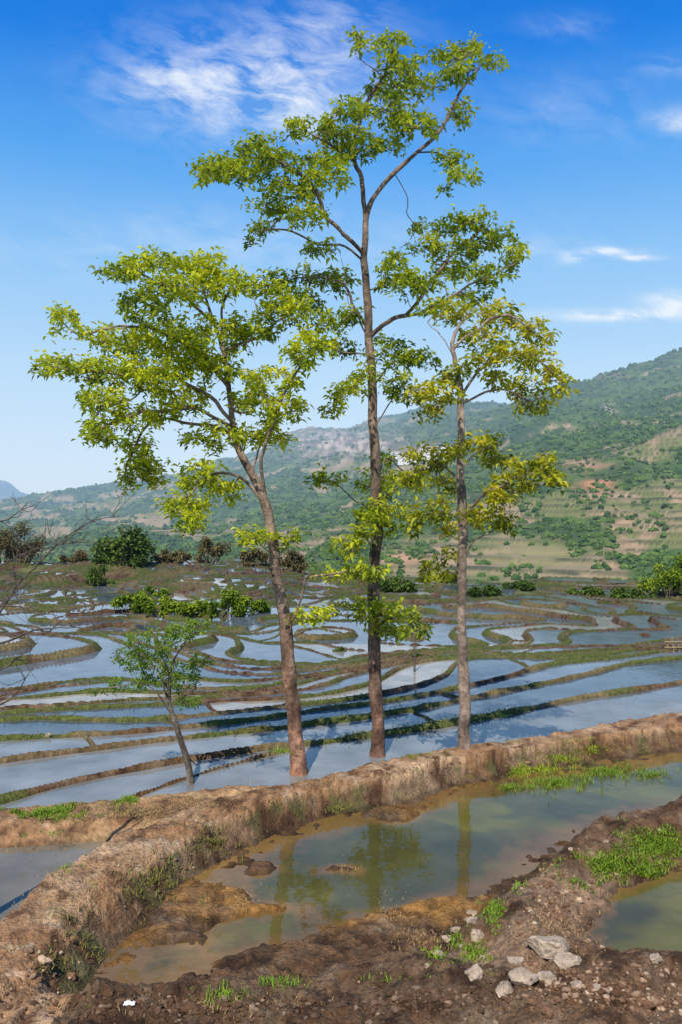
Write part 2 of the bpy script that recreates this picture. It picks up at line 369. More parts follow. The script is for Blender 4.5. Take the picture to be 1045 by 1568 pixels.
def leaves(pts,n,Lm,wr,cols,seed,spread=.05,droop=-.1,shade=None):
    r=np.random.default_rng(seed); N=len(pts)*n
    c=np.repeat(pts,n,0)+r.normal(0,spread,(N,3))
    d=r.normal(0,1,(N,3)); d[:,2]=r.normal(droop,.45,N); d/=np.linalg.norm(d,axis=1,keepdims=True)
    s=np.cross(d,np.array([[0,0,1.]])+r.normal(0,.4,(N,3))); s/=np.linalg.norm(s,axis=1,keepdims=True); nn=np.cross(s,d)
    L=(Lm*r.uniform(.6,1.25,N))[:,None]; w=L*wr
    base=c; mid=c+d*L*.5; tip=c+d*L+np.array([[0,0,-1.]])*L*.28
    V=np.stack([base,mid+s*w+nn*w*.25,tip,mid-s*w+nn*w*.25],1).reshape(-1,3)
    f=(np.arange(N)*4)[:,None]; T=np.concatenate([f+np.array([[0,1,2]]),f+np.array([[0,2,3]])],1).reshape(-1,3)
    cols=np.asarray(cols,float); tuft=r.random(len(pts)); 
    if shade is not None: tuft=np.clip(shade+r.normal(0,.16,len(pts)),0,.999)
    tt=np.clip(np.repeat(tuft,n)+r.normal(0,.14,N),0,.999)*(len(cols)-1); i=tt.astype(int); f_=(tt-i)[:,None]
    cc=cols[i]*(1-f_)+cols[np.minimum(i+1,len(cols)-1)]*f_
    return V,T,np.repeat(cc,4,0)
def tree(name,base,limbs,trunk_r,masses,seed,leafL=.145,nl=15,dens=105.,cols=None,barkc=(.2,.15,.11),barkb=None,ysc=1.0,twig=.0046,tr=.86,shr=1.0):
    r=np.random.default_rng(seed); bu,bv=base; bx,by,bz=onground([bu],[bv]); by=by[0]; bz=bz[0]
    def P3(u,v,dy): y=by+dy; return np.array([(u-522)/F*y,y,CH-(v-784)/F*y])
    pos=[];par=[];rad=[]
    tp=np.array([list(P3(u,v,dy))+[rr*by/F/2*tr] for (u,v,dy),rr in zip(limbs[0],trunk_r)])
    tp=np.vstack([tp[0]+np.array([0,0,-.35,tp[0,3]*.35]),tp]); T=catmull(tp,.12)
    for i,q in enumerate(T): pos.append(q[:3]);par.append(i-1);rad.append(q[3])
    nt=len(T)
    T[:,3]*=1+.35*np.exp(-np.clip(T[:,2]-bz,0,9)/.12)
    T[3:,:2]+=np.stack([fbm(T[3:,2]*1.1+seed,T[3:,2]*0,3,1),fbm(T[3:,2]*1.1+seed*3,T[3:,2]*0,3,4)],-1)*.04
    for lm in limbs[1:]:
        pts=[P3(*q) for q in lm]; A_=np.array(pos); j=int(np.argmin(np.linalg.norm(A_-pts[0],axis=1)))
        pts[0]=pos[j]; c=catmull(np.array(pts),.13)
        w_=np.stack([fbm(np.arange(len(c))*.22+r.uniform(0,99),np.zeros(len(c)),3,k) for k in range(3)],-1)*.08
        c=c+w_*np.minimum(1,np.arange(len(c))/4)[:,None]; p=j
        for q in c[1:]: pos.append(q);par.append(p);rad.append(0);p=len(pos)-1
    sk=np.array(pos); skuv=np.stack([522+F*sk[:,0]/sk[:,1],784-(sk[:,2]-CH)/sk[:,1]*F],-1)
    att=[];shd=[]
    for (u,v,ru,rv) in masses:
        j=int(np.argmin(np.hypot(skuv[:,0]-u,skuv[:,1]-v))); dy0=sk[j,1]-by+r.normal(0,.4)*ysc
        n=max(2,int(math.pi*ru*rv/dens)); sm=r.normal(0,.08)
        for _ in range(n):
            while True:
                q=r.uniform(-1,1,3)
                if q@q<1: break
            q*=1.10*shr
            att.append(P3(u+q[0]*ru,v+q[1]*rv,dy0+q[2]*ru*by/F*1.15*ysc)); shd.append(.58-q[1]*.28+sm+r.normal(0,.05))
    att=np.array(att); shd=np.array(shd)
    dd=np.array([np.min(np.linalg.norm(sk-a,axis=1)) for a in att]); order=np.argsort(dd)
    cap=nt+len(pos)+len(att)*9+50; AR=np.zeros((cap,3)); AR[:len(pos)]=sk; cnt=len(pos); lim0=int(nt*.35)
    leafcount={}
    for k in order:
        a=att[k]; df=AR[lim0:cnt]-a; c=np.linalg.norm(df,axis=1)+.35*np.clip(df[:,2],0,9); j=int(np.argmin(c))+lim0
        s0=AR[j]; L=np.linalg.norm(a-s0); n=max(1,min(8,int(L/.12))); off=r.normal(0,.06*L,3); off[2]-=.10*L; p=j
        for i in range(1,n+1):
            t=i/n; q=s0+(a-s0)*t+off*math.sin(math.pi*t)+(r.normal(0,.012,3) if i<n else 0)
            AR[cnt]=q; par.append(p); rad.append(0); p=cnt; cnt+=1
        leafcount[p]=1
    par=np.array(par); N=cnt; ct=np.zeros(N)
    for k in leafcount: ct[k]+=1
    haschild=np.zeros(N,bool); haschild[par[1:]]=True; ct[(~haschild)&(ct==0)]=.6
    for i in range(N-1,0,-1): ct[par[i]]+=ct[i]
    R=twig*np.maximum(ct,.6)**.45
    R=np.maximum(R,twig*.8)
    TR=T[:,3]; V1,F1=tube(T[:,:3],np.maximum(TR,.012),16,.16,seed)
    i=np.arange(nt,N); p=par[i]; Rp=np.minimum(R[p],R[i]*1.25)
    V2,F2=frusta(AR[p],AR[i],Rp,R[i]); V=np.vstack([V1,V2]); FF=np.vstack([F1,F2+len(V1)])
    bc=np.repeat(np.array([barkc],float),len(V),0)
    if barkb is not None:
        t=sstep(4.4,.2,V[:,2]-bz)*(.6+.4*sstep(-.2,.3,fbm(V[:,0]*4,V[:,2]*2,3,2))); bc=mix(bc,A(*barkb),t)
    bc*= (1+.75*fbm(V[:,0]*5+V[:,1]*3,V[:,2]*3.5,3,4))[:,None]; bc=np.clip(bc,.02,1)
    root=bpy.data.objects.new(name,None); bpy.context.scene.collection.objects.link(root)
    mk('trunk_and_branches',V,FF,m_bark,True,bc,root)
    if len(att):
        Lv,Lf,Lc=leaves(att,nl,leafL,.25,cols,seed+1,spread=leafL*.5,shade=shd)
        mk('leaves',Lv,Lf,m_leaf,False,Lc,root)
    return root
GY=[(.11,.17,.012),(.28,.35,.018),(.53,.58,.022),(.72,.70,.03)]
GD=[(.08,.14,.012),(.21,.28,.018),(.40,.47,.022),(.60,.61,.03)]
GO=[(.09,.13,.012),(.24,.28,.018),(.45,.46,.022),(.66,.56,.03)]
def D(l,a,b): n=len(l); return [(u,v,a+(b-a)*i/(n-1)) for i,(u,v) in enumerate(l)]
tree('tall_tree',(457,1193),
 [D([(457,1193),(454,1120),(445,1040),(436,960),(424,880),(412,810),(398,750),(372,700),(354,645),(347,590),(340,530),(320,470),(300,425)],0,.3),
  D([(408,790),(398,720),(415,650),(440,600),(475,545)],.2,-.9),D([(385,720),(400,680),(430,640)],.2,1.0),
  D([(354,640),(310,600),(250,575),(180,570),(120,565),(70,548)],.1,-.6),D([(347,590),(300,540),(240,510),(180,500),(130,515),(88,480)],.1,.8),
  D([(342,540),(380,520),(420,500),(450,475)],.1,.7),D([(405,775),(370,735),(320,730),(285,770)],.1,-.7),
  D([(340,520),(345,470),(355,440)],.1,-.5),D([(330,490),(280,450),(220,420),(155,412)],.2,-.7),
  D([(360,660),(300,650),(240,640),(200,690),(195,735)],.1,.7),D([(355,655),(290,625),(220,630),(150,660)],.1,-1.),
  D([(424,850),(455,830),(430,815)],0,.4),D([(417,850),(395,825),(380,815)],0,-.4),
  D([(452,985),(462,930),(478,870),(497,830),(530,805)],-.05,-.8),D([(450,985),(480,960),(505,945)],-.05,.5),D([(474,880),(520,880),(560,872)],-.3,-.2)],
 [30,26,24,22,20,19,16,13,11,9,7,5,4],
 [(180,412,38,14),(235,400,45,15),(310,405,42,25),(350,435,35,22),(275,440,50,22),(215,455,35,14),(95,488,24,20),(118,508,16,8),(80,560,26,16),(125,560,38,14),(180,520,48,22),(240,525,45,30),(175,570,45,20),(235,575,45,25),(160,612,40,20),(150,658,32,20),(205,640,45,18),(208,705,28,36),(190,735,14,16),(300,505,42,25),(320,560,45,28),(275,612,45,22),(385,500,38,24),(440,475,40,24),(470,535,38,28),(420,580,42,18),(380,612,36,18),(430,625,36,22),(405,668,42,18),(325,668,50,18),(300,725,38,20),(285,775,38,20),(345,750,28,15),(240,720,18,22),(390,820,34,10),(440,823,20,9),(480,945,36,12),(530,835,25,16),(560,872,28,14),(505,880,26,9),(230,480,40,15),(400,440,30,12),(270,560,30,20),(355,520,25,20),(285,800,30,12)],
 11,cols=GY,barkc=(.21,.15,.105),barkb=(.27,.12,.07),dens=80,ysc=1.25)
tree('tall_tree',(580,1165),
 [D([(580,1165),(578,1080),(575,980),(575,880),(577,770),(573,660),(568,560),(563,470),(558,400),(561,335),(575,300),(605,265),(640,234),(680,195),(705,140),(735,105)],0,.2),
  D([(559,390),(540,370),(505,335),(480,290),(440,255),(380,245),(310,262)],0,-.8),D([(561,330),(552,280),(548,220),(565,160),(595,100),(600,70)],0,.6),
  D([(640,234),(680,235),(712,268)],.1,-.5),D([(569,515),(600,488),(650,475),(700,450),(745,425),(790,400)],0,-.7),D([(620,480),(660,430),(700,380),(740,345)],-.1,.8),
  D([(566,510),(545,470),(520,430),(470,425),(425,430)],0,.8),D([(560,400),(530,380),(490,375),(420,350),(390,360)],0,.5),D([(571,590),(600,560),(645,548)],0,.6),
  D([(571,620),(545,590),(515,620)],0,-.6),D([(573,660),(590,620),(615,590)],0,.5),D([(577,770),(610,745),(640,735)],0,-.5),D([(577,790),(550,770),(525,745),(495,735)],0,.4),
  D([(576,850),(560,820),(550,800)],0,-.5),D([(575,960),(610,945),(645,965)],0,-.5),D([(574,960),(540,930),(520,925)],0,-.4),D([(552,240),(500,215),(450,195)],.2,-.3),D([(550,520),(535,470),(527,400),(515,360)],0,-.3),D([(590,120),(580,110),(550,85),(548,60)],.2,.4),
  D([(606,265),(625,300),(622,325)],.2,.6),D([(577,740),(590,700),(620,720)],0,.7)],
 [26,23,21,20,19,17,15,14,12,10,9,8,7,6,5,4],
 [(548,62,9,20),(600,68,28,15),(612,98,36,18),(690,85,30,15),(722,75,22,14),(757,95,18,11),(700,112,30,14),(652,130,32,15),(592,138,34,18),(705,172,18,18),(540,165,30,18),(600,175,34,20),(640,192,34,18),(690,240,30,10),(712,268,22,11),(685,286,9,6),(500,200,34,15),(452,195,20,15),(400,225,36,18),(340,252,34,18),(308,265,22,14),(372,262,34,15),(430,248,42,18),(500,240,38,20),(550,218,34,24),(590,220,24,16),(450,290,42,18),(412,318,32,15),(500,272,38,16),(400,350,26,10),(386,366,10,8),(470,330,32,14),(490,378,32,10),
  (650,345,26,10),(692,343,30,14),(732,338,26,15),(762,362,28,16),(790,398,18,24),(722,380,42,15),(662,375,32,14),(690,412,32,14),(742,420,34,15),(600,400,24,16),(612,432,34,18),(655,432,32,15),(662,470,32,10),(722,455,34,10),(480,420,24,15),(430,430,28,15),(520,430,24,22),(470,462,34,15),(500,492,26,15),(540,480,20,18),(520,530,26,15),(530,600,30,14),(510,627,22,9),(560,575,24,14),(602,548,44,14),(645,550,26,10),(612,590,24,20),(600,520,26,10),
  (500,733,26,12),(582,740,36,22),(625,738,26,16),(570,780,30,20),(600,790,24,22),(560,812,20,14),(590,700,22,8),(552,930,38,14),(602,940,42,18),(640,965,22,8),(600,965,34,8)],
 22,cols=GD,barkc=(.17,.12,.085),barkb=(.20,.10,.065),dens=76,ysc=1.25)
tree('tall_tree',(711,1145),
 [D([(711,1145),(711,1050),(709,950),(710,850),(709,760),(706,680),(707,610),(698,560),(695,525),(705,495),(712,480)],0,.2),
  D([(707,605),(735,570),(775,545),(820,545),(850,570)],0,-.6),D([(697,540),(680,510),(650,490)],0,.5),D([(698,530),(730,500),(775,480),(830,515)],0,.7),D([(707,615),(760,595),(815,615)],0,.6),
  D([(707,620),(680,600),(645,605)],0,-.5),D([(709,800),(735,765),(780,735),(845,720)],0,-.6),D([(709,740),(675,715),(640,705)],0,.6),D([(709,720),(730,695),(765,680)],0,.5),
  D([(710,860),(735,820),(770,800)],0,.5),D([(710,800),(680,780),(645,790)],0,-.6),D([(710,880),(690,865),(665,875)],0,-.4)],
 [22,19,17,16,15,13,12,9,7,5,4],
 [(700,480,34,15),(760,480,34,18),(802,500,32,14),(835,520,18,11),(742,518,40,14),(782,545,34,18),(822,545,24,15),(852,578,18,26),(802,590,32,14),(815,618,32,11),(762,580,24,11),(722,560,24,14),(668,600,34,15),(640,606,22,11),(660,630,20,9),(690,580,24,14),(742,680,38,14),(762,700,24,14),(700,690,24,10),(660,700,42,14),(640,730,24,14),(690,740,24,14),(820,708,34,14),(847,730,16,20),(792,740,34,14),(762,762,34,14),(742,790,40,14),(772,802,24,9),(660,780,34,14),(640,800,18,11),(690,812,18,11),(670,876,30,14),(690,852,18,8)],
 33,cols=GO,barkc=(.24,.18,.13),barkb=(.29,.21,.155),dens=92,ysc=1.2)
tree('sapling_tree',(290,1208),
 [D([(290,1208),(284,1165),(272,1125),(262,1095),(256,1075)],0,0),D([(262,1095),(235,1060),(200,1045),(150,1055)],0,-.2),D([(256,1075),(240,1030),(215,1000),(190,985)],0,.3),D([(256,1075),(265,1030),(280,990),(300,960)],0,-.2),D([(260,1085),(290,1060),(310,1050)],0,.25),D([(258,1080),(250,1020),(240,970)],0,0)],
 [13,11,10,8,6],
 [(230,985,42,22),(280,965,34,16),(200,1008,34,15),(190,1048,34,11),(260,1035,42,22),(300,1010,22,15),(315,958,24,8),(150,1055,14,6),(285,1075,24,9),(225,1015,30,15)],
 44,leafL=.078,nl=13,dens=44,cols=[(.08,.15,.018),(.17,.29,.022),(.32,.44,.035)],barkc=(.15,.12,.09),twig=.003)
def baretree():
    r=np.random.default_rng(5); by=9.5
    def P3(u,v,dy): y=by+dy; return np.array([(u-522)/F*y,y,CH-(v-784)/F*y])
    bx=P3(-90,1000,0)[0]; gz=tz(bx,by)[0]
    trunk=[np.array([bx,by,gz-.3]),np.array([bx-.1,by,gz+1.2]),P3(-70,1010,0),P3(-80,930,0),P3(-60,850,0),P3(-75,760,0)]
    segs=[];
    def path(P,r0,r1):
        c=catmull(np.array(P),.08); c[1:]+=r.normal(0,.006,c[1:].shape); R=np.linspace(r0,r1,len(c)); segs.append((c,R)); return c
    t=path(trunk,.09,.02)
    L=[[(-70,1010),(-20,965),(20,905),(60,860),(110,815),(150,795),(182,790)],[(-75,980),(0,985),(50,965),(100,962),(140,962)],[(-78,930),(-20,880),(30,850),(80,835),(130,830)],[(-70,1030),(-10,1030),(30,1005),(55,985)],[(-65,860),(-20,810),(20,790),(40,770)],[(-70,1020),(-20,1080),(20,1065),(50,1020)],[(-75,960),(-10,930),(30,930),(70,945)]]
    for l in L:
        dy=r.normal(0,.3); c=path([P3(u,v,dy*i/3) for i,(u,v) in enumerate(l)],.022,.004)
        for k in range(8,len(c),3):
            for _ in range(3):
                a=c[k]; d=r.normal(0,1,3); d[2]=d[2]*.6+.3; d/=np.linalg.norm(d); l2=r.uniform(.15,.45)
                b=path([a,a+d*l2*.5+r.normal(0,.02,3),a+d*l2+np.array([0,0,.05])],.005,.0022)
                d2=d+r.normal(0,.6,3); path([b[-3],b[-3]+d2*.08,b[-3]+d2*.16],.003,.0018)
    A0=np.vstack([c[:-1] for c,R in segs]);B0=np.vstack([c[1:] for c,R in segs]);ra=np.concatenate([R[:-1] for c,R in segs]);rb=np.concatenate([R[1:] for c,R in segs])
    V,Fq=frusta(A0,B0,ra,rb,6); mk('bare_tree',V,Fq,m_bark,True,np.repeat(np.array([[.10,.075,.06]]),len(V),0))
baretree()
# ---------------------------------------------------------------- bushes mid distance
def bush(name,items,seed,cols,leaf=.35,dens=1.0):
    r=np.random.default_rng(seed); Ps=[];sh=[];TA=[];TB=[];tr_=[]
    for (u,v,w,h) in items:
        x,y,z=far_at(u,v,45,400); wm=w/F*y/2; hm=h/F*y
        nc=int(max(5,14*dens*w/60))
        for k in range(nc):
            cx=x+r.uniform(-1,1)*wm*.85; cy=y+r.uniform(-1,1)*wm*.5; q=1-abs(cx-x)/wm*.45; cz=z+hm*r.uniform(.15,.88)*q; rr=hm*r.uniform(.12,.24)
            n=70; d=r.normal(0,1,(n,3)); d/=np.linalg.norm(d,axis=1,keepdims=True); p=np.array([cx,cy,cz])+d*rr*r.uniform(.5,1.1,(n,1))
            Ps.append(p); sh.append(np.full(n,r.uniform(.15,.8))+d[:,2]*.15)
            TA.append([x+(cx-x)*.4,cy,z-.3]);TB.append([cx,cy,cz]); tr_.append(min(.14,hm*.02))
    P=np.vstack(Ps); V,T,Cc=leaves(P,2,leaf,.35,cols,seed,spread=leaf*.4,shade=np.concatenate(sh))
    root=bpy.data.objects.new(name,None); bpy.context.scene.collection.objects.link(root)
    mk('foliage',V,T,m_mid,False,Cc,root)
    n=len(TA); Vt,Ft=frusta(np.array(TA),np.array(TB),np.array(tr_),np.array(tr_)*.4); mk('stems',Vt,Ft,m_bark,True,np.repeat(np.array([[.16,.12,.09]]),len(Vt),0),root)
DG=[(.035,.07,.015),(.09,.15,.028),(.17,.24,.04)]
BG=[(.08,.14,.015),(.18,.27,.02),(.34,.40,.03)]
BR=[(.08,.075,.025),(.17,.14,.055),(.27,.21,.09)]
bush('tree_clump',[(200,868,85,62),(165,862,50,40)],1,DG,.9)
bush('round_tree',[(152,898,42,40)],2,DG,.5)
bush('shrub_row',[(200,938,60,28),(255,940,70,26),(300,940,50,20),(235,915,40,22)],3,BG,.35)
bush('shrub',[(350,945,60,42),(385,938,50,30)],4,BG,.35)
bush('dry_tree_clump',[(30,862,75,60),(5,860,50,55),(318,862,60,42),(440,868,60,32),(390,866,50,28),(110,862,50,22),(260,860,60,20)],5,BR,.6)
bush('shrub',[(1018,912,70,60),(1050,900,60,60)],6,BG,.4)
bush('shrub',[(690,892,50,24),(740,915,60,20),(610,905,70,18),(800,905,60,16),(900,912,60,12),(960,915,50,14)],8,DG,.5)
bush('shrub',[(765,1024,40,8),(520,1000,30,8),(640,1045,20,8)],9,DG,.15,.5)
# ---------------------------------------------------------------- hill forest
bm=bmesh.new(); bmesh.ops.create_icosphere(bm,subdivisions=2,radius=1); IV=np.array([v.co[:] for v in bm.verts]); IF=np.array([[v.index for v in f.verts] for f in bm.faces]); bm.free()
def blobs(name,pos,sc,m,cols,jit=.28,seed=0,squash=.8,parent=None):
    r=np.random.default_rng(seed); n=len(pos); k=len(IV)
    th=r.uniform(0,6.28,n); c,s=np.cos(th)[:,None],np.sin(th)[:,None]
    b=np.repeat(IV[None],n,0)*(1+r.normal(0,jit,(n,k,1))); x=b[:,:,0]*c-b[:,:,1]*s; y=b[:,:,0]*s+b[:,:,1]*c
    st=r.uniform(.75,1.3,(n,1)); b=np.stack([x*st,y/st,b[:,:,2]*squash],-1)*sc[:,None,None]+pos[:,None]
    f=(IF[None]+(np.arange(n)*k)[:,None,None]).reshape(-1,3)
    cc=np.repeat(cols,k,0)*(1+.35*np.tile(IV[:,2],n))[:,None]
    return mk(name,b.reshape(-1,3),f,m,False,cc,parent)
N=100000; uu=rng.uniform(-400,1450,N); dd=np.exp(rng.uniform(np.log(260),np.log(3300),N)); xx=(uu-522)/F*dd
fo=forest(xx,dd); hed=(fbm(xx/18,dd/60,2,9)>.25)&(dd<1500)
keep=(rng.random(N)<fo*.55)|(hed&(rng.random(N)<.5))|(rng.random(N)<.04)
xx,dd,uu=xx[keep],dd[keep],uu[keep]; zz=tz(xx,dd); vv=784-(zz-CH)/dd*F
k=~(((np.abs(uu-530)<70)&(np.abs(vv-678)<15)&(rng.random(len(uu))<.85))|((np.abs(uu-655)<60)&(np.abs(vv-699)<13)))
xx,dd,zz=xx[k][:24000],dd[k][:24000],zz[k][:24000]
sc=np.interp(dd,[250,900,3000],[1.9,2.9,6.0])*rng.uniform(.4,1.35,len(dd))
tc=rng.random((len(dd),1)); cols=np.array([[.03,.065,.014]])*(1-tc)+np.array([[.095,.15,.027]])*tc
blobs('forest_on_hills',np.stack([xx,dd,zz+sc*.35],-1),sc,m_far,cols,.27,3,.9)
# ---------------------------------------------------------------- village
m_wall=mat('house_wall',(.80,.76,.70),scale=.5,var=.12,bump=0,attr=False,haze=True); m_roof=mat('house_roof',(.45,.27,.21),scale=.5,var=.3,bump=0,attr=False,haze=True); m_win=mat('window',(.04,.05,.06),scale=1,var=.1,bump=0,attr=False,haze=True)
def house(x,y,z,w,d,h,rot):
    bm=bmesh.new(); 
    def q(ps,mi):
        f=bm.faces.new([bm.verts.new(p) for p in ps]); f.material_index=mi
    w/=2;d/=2
    q([(-w,-d,-3),(w,-d,-3),(w,-d,h),(-w,-d,h)],0);q([(w,-d,-3),(w,d,-3),(w,d,h),(w,-d,h)],0);q([(w,d,-3),(-w,d,-3),(-w,d,h),(w,d,h)],0);q([(-w,d,-3),(-w,-d,-3),(-w,-d,h),(-w,d,h)],0)
    e=.6; rh=h+d*.45
    q([(-w-e,-d-e,h-.2),(w+e,-d-e,h-.2),(w+e,0,rh),(-w-e,0,rh)],1);q([(w+e,d+e,h-.2),(-w-e,d+e,h-.2),(-w-e,0,rh),(w+e,0,rh)],1)
    q([(w,-d,h),(w,d,h),(w,0,rh-.2)],0);q([(-w,d,h),(-w,-d,h),(-w,0,rh-.2)],0)
    for fl in range(int(h//3)):
        for i in range(3):
            cx=-w+(i+.5)*2*w/3; a=fl*3+1; q([(cx-.7,-d-.04,a),(cx+.7,-d-.04,a),(cx+.7,-d-.04,a+1.4),(cx-.7,-d-.04,a+1.4)],2)
    me=bpy.data.meshes.new('village_house'); bm.to_mesh(me); bm.free()
    for m in (m_wall,m_roof,m_win): me.materials.append(m)
    o=bpy.data.objects.new('village_house',me); o.location=(x,y,z); o.rotation_euler=(0,0,rot); bpy.context.scene.collection.objects.link(o)
for (u,v) in [(612,706),(622,701),(633,704),(645,698),(655,702),(664,695),(673,700),(682,694),(692,698),(700,692),(640,708),(668,706),(627,709),(650,694),(686,704),(618,712),(605,702),(637,697),(660,708),(677,708)]:
    x,y,z=far_at(u,v,900,3500); house(x,y,z+2,random.uniform(16,26),random.uniform(10,13),random.uniform(9,14),random.uniform(-.5,.5))
# ---------------------------------------------------------------- grass
def blades(name,x,y,z,h,cols,seed,per=7,wid=.008,spr=.04):
    r=np.random.default_rng(seed); n=len(x)*per
    b=np.stack([np.repeat(x,per),np.repeat(y,per),np.repeat(z,per)],-1)+np.stack([r.normal(0,spr,n),r.normal(0,spr,n),np.full(n,-.015)],-1)
    th=r.uniform(0,6.28,n); hh=np.repeat(h*r.uniform(.5,1.3,len(x)),per)*r.uniform(.45,1.2,n); lean=r.uniform(.2,1.3,n)*hh
    d=np.stack([np.cos(th),np.sin(th),np.zeros(n)],-1); s=np.stack([-np.sin(th),np.cos(th),np.zeros(n)],-1)*(wid*r.uniform(.7,1.5,n))[:,None]
    up=np.array([[0,0,1.]])
    m_=b+d*(lean*.35)[:,None]+up*(hh*.6)[:,None]; t=b+d*lean[:,None]+up*(hh*.9)[:,None]
    V=np.stack([b-s,b+s,m_+s*.8,m_-s*.8,t],1).reshape(-1,3); f=(np.arange(n)*5)[:,None]
    T=np.concatenate([f+np.array([[0,1,2]]),f+np.array([[0,2,3]]),f+np.array([[3,2,4]])],1).reshape(-1,3)
    cols=np.asarray(cols); tt=np.clip(np.repeat(r.random((len(x),1)),per,0)*.6+r.random((n,1))*.5,0,1); cc=cols[0]*(1-tt)+cols[1]*tt
    mk(name,V,T,m_grass,False,np.repeat(cc,5,0))
def scat(regs,seed,patchy=None):
    r=np.random.default_rng(seed); U=[];Vv=[]
    for (u,v,ru,rv,n) in regs:
        a=r.uniform(0,6.28,n); q=np.abs(r.normal(0,.5,n)); U.append(u+np.cos(a)*q*ru); Vv.append(v+np.sin(a)*q*rv)
    x,y,z=onground(np.concatenate(U),np.maximum(np.concatenate(Vv),1000))
    if patchy is not None: k=fbm(x/.35,y/.35,3,5)>patchy; x,y,z=x[k],y[k],z[k]
    return x,y,z
g1=[(.10,.19,.018),(.30,.42,.04)]; gs=[(.36,.24,.09),(.58,.40,.19)]; g2=[(.14,.15,.03),(.36,.32,.08)]
x,y,z=scat([(930,1325,85,30,620),(1010,1295,70,34,760),(985,1335,60,24,320),(890,1345,34,24,160)],1,-.3); k=z>.12; x,y,z=x[k],y[k],z[k]; blades('grass_patch',x,y,z,np.full(len(x),.055),g1,1,wid=.006)
x,y,z=scat([(60,1246,110,12,400),(150,1238,80,10,220),(180,1212,30,18,160),(200,1225,25,10,70)],2,-.12); blades('weed_patch',x,y,z,np.full(len(x),.075),g1,2,wid=.008)
x,y,z=scat([(795,1184,18,8,120),(830,1180,50,10,140),(860,1165,50,8,90),(905,1150,40,6,60)],3); blades('grass_tufts',x,y,np.maximum(z,0),np.full(len(x),.065),[(.20,.28,.02),(.46,.54,.04)],3,wid=.006)
x,y,z=scat([(850,1208,100,24,420),(930,1190,90,20,260),(780,1215,30,10,60),(1000,1200,60,14,110)],4); k=z<.1; x,y,z=x[k],y[k],np.maximum(z[k],0); blades('rice_seedlings',x,y,z,np.full(len(x),.10),g1,4,per=4,wid=.005,spr=.02)
x,y,z=scat([(825,1318,16,14,90),(790,1350,22,20,130),(760,1395,16,28,130),(725,1460,28,26,110),(670,1465,20,16,40),(700,1440,34,24,50)],5,-.3); k=z>.05; x,y,z=x[k],y[k],z[k]; blades('bank_weeds',x,y,z,np.full(len(x),.05),g1,5,per=6,wid=.007)
x,y,z=scat([(130,1420,110,90,190),(60,1480,60,50,80),(230,1350,80,50,160),(330,1290,80,34,130),(520,1240,170,18,150),(700,1190,130,14,130),(900,1150,140,12,130)],6,-.12)
k=z>.02; blades('bank_weeds',x[k],y[k],z[k],np.full(k.sum(),.06),g2,6,per=7,wid=.005,spr=.06)
x,y,z=scat([(230,1252,100,16,500),(300,1235,70,12,300),(530,1335,25,10,60),(600,1400,60,30,80),(370,1380,60,20,60),(650,1440,90,30,220),(100,1380,140,70,200),(500,1200,260,16,260),(850,1135,200,10,160),(850,1420,120,80,260),(300,1540,300,20,120)],7); blades('dry_straw',x,y,np.maximum(z,0),np.full(len(x),.035),gs,7,per=4,wid=.004,spr=.08)
x,y,z=scat([(340,1525,40,15,40),(430,1508,60,8,30),(600,1500,60,8,14),(430,1195,25,6,50),(640,1160,60,5,24),(770,1135,60,5,30),(100,1330,80,20,20)],8); blades('grass_tufts',x,y,np.maximum(z,0),np.full(len(x),.06),g1,8,per=6,wid=.005)
N=60000; uu=rng.uniform(-250,1300,N); dd=np.exp(rng.uniform(np.log(17),np.log(130),N)); xx=(uu-522)/F*dd
k=(look(BND,xx,dd)>.75)&(look(TYP,xx,dd)<3.5)&(fbm(xx/3,dd/3,3,6)>.0); xx,dd=xx[k][:8500],dd[k][:8500]; zz=tz(xx,dd)
blades('dike_grass',xx,dd,zz,np.interp(dd,[15,130],[.06,.20]),[(.11,.13,.03),(.27,.26,.07)],9,per=5,wid=.012,spr=.15)
# ---------------------------------------------------------------- stones and clods
def rock(name,u,v,w,h,mt,seed):
    x,y,z=onground([u],[v]); s=w/F*y[0]/2*.9; r=np.random.default_rng(seed)
    bm=bmesh.new(); bmesh.ops.create_icosphere(bm,subdivisions=4,radius=1)
    P=np.array([q.co[:] for q in bm.verts]); 
    for _ in range(11):
        d=r.normal(0,1,3); d/=np.linalg.norm(d); c=r.uniform(.45,.8); q=P@d; P=P-np.clip(q-c,0,9)[:,None]*d[None]
    P*= (1+.14*fbm(P[:,0]*2+seed,P[:,1]*2+P[:,2]*1.7,4,2))[:,None]
    P*=np.array([s,s*r.uniform(.6,.9),s*h/w*1.1]); P+=np.array([x[0],y[0],z[0]+s*h/w*.15])
    f=np.array([[q.index for q in a.verts] for a in bm.faces]); bm.free(); mk(name,P,f,mt,False)
for i,(u,v,w,h) in enumerate([(838,1460,76,44),(728,1500,38,40),(733,1440,28,30),(1005,1474,34,24),(1033,1448,34,24),(913,1520,22,18),(770,1528,38,34),(800,1505,60,34),(870,1480,56,30),(700,1428,24,16),(722,1412,28,14),(686,1440,22,14),(672,1462,22,16),(990,1364,36,10),(725,1400,24,12),(655,1480,18,12),(815,1398,16,8),(875,1300,10,6),(1010,1280,10,6),(73,1131,12,10),(28,1388,10,8),(840,1510,44,26),(740,1470,14,10),(790,1475,30,18),(885,1510,26,16),(930,1290,12,7),(708,1455,16,12)]):
    rock('stone',u,v,w,h,m_rock,i+1)
rc=np.random.default_rng(12)
def inreg(n,regs): return scat([(a,b,c*1.4,d*1.4,int(n*w)) for a,b,c,d,w in regs],21)
